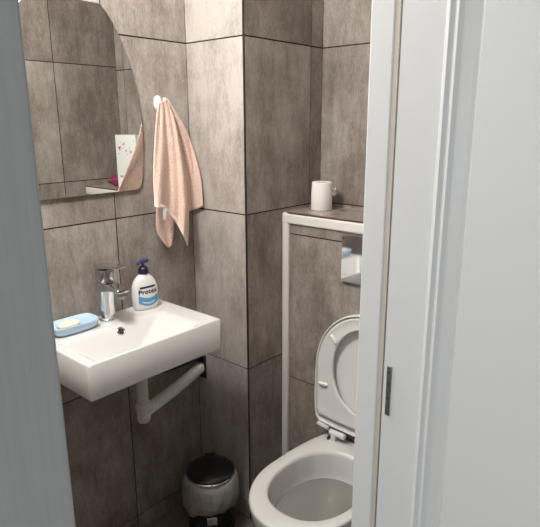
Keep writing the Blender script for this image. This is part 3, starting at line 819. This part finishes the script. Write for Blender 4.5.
bm = bmesh.new(); dd = rgt.copy(); dd.z = 0; dd.normalize(); dn = Vector((dd.y, -dd.x, 0))
gg = []
for i in range(9):
    t = i/8; row = []
    for j in range(7):
        v = j/6
        p = rc+dd*(0.036+0.024*t*(1-0.2*v))+dn*(0.012-0.02*t+0.008*math.sin(v*6+t*4))+Vector((0, 0, 0.052+0.034*v*(1-0.35*t)+0.006*t+0.004*math.sin(t*8)))
        row.append(bm.verts.new(p))
    gg.append(row)
for i in range(8):
    for j in range(6): bm.faces.new((gg[i][j], gg[i+1][j], gg[i+1][j+1], gg[i][j+1]))
build('loose_end', bm, paperM, roll_t, smooth=True, solid=0.0012)

# ------------------------------------------------------------------ things on the right of the ledge (seen in the mirror)
cc = Vector((0.868, 0.318, CZ+0.0005))
carton = thing('carton', cc, 'white carton with pink flower print standing on the ledge, seen in the mirror', 'carton')
CW, CD, CH = 0.090, 0.025, 0.272
bm = bmesh.new(); box(bm, (cc.x-CW, cc.y-CD, cc.z), (cc.x+CW, cc.y+CD, cc.z+CH)); build('box', bm, cardM, carton, bevel=0.0015)
bm = bmesh.new(); rnd = random.Random(4)
yy = cc.y-CD-0.0006
def disc(bm, x, z, r, mi, petals=5):
    vs = []
    for k in range(30):
        a = 2*PI*k/30; q = r*(0.72+0.28*math.cos(petals*a)); vs.append((x+q*math.cos(a), z+q*math.sin(a)))
    loft(bm, [[(u, yy+0.0005, v) for u, v in vs], [(u, yy, v) for u, v in vs]])
for i in range(13):
    u = rnd.uniform(-0.068, 0.068); disc(bm, cc.x+u, cc.z+0.205+0.018*math.sin(u*60)+rnd.uniform(-0.012, 0.012), rnd.uniform(0.004, 0.009), 0)
build('flower_print', bm, pinkM, carton)
bm = bmesh.new()
bm.free()
for i in range(8):
    u = -0.07+0.019*i; bm = bmesh.new()
    disc(bm, cc.x+u, cc.z+0.205+0.018*math.sin(u*60)+(-0.02 if i % 2 else 0.02), 0.0045, 0, 2); build('leaf_print', bm, leafM, carton)
bm = bmesh.new(); box(bm, (cc.x+0.015, yy-0.0002, cc.z+0.052), (cc.x+0.066, yy+0.0004, cc.z+0.062)); build('grey_line', bm, leafM, carton)
pc = Vector((0.995, 0.330, CZ+0.0005))
bm = bmesh.new(); bmesh.ops.create_icosphere(bm, subdivisions=5, radius=1)
for v in bm.verts:
    p = v.co.copy(); nn = 1+0.35*noise.noise(p*1.7+Vector((3, 1, 0)))+0.18*noise.noise(p*4.5)
    v.co = Vector((pc.x+p.x*0.058*nn, pc.y+p.y*0.050*nn, pc.z+max(0.0, 0.026+p.z*0.030*nn)))
tag(build('magenta_cloth', bm, magM, smooth=True, loc=pc), 'crumpled dark magenta cloth on the ledge, seen in the mirror', 'cloth')

# ------------------------------------------------------------------ pedal bin
bc2 = Vector((0.196, -0.128, 0.0)); BR, BH = 0.094, 0.250
binn = thing('pedal_bin', bc2, 'small black pedal bin with white liner in the corner beside the toilet', 'bin')
bm = bmesh.new(); lathe(bm, [(BR-0.004, 0.001), (BR-0.002, 0.006), (BR-0.002, 0.02), (BR-0.006, 0.022), (BR, BH-0.012), (BR, BH-0.004)], bc2, 56); build('bin_body', bm, blackM, binn, smooth=True)
bm = bmesh.new(); lathe(bm, [(BR+0.0035, BH-0.012), (BR+0.0045, BH-0.002), (BR+0.003, BH+0.004), (BR-0.006, BH+0.007)], bc2, 56); build('rim_ring', bm, chromeM, binn, smooth=True)
bm = bmesh.new(); lathe(bm, [(BR+0.001, BH+0.006), (BR+0.0015, BH+0.011), (BR-0.004, BH+0.016), (BR-0.03, BH+0.022), (0.03, BH+0.026), (0.004, BH+0.027)], bc2, 56); build('bin_lid', bm, blackM, binn, smooth=True)
bdir = (bc2-CAM); bdir.z = 0; bdir.normalize()
bm = bmesh.new(); side = Vector((-bdir.y, bdir.x, 0)); hc = bc2+bdir*(BR+0.004)
vs = [bm.verts.new(hc+side*a+bdir*b+Vector((0, 0, z))) for a in (-0.022, 0.022) for b in (-0.012, 0.008) for z in (BH-0.01, BH+0.016)]
for q in ((0, 1, 3, 2), (4, 6, 7, 5), (0, 4, 5, 1), (2, 3, 7, 6), (0, 2, 6, 4), (1, 5, 7, 3)): bm.faces.new([vs[i] for i in q])
build('lid_hinge', bm, rubberM, binn, bevel=0.002)
bm = bmesh.new(); n = 96; secs = []
for j, (t, r) in enumerate(((0.0, BR+0.002), (0.04, BR+0.010), (0.18, BR+0.017), (0.40, BR+0.020), (0.62, BR+0.0205), (0.82, BR+0.016), (0.95, BR+0.008), (1.0, BR+0.004))):
    s_ = []
    for k in range(n):
        a = 2*PI*k/n; low = 0.112+0.014*math.sin(a*2+2.4)+0.004*math.sin(a*5+1)+0.003*math.sin(a*9)
        rr_ = r+0.0022*math.sin(a*13+j*0.6)*min(1, t*2)+0.0015*math.sin(a*31-j)+0.0035*noise.noise(Vector((math.cos(a)*3, math.sin(a)*3, t*4)))
        zt = BH-0.006+0.006*math.sin(a*3)
        s_.append((bc2.x+rr_*math.cos(a), bc2.y+rr_*math.sin(a), zt*(1-t)+low*t))
    secs.append(s_)
loft(bm, secs, False, False); build('bin_liner', bm, bagM, binn, smooth=True, solid=0.0012)
fd = -bdir
bm = bmesh.new()
g = []
for i in range(7):
    row = []
    for j in range(5):
        u = -0.019+0.038*i/6; v = j/4
        row.append(bm.verts.new(bc2+fd*(BR+0.0185-0.002*v+0.002*math.sin(i*1.3))-Vector((fd.y, -fd.x, 0))*u+Vector((0, 0, 0.124-0.034*v))))
    g.append(row)
for i in range(6):
    for j in range(4): bm.faces.new((g[i][j], g[i+1][j], g[i+1][j+1], g[i][j+1]))
build('liner_tab', bm, bagM, binn, smooth=True, solid=0.001)
bm = bmesh.new()
pdl = bc2+fd*(BR+0.018)
vs = [bm.verts.new(pdl+side*a+fd*b+Vector((0, 0, z))) for a in (-0.024, 0.024) for b in (-0.03, 0.014) for z in (0.012, 0.019)]
for q in ((0, 1, 3, 2), (4, 6, 7, 5), (0, 4, 5, 1), (2, 3, 7, 6), (0, 2, 6, 4), (1, 5, 7, 3)): bm.faces.new([vs[i] for i in q])
build('pedal', bm, steelM, binn, bevel=0.002)
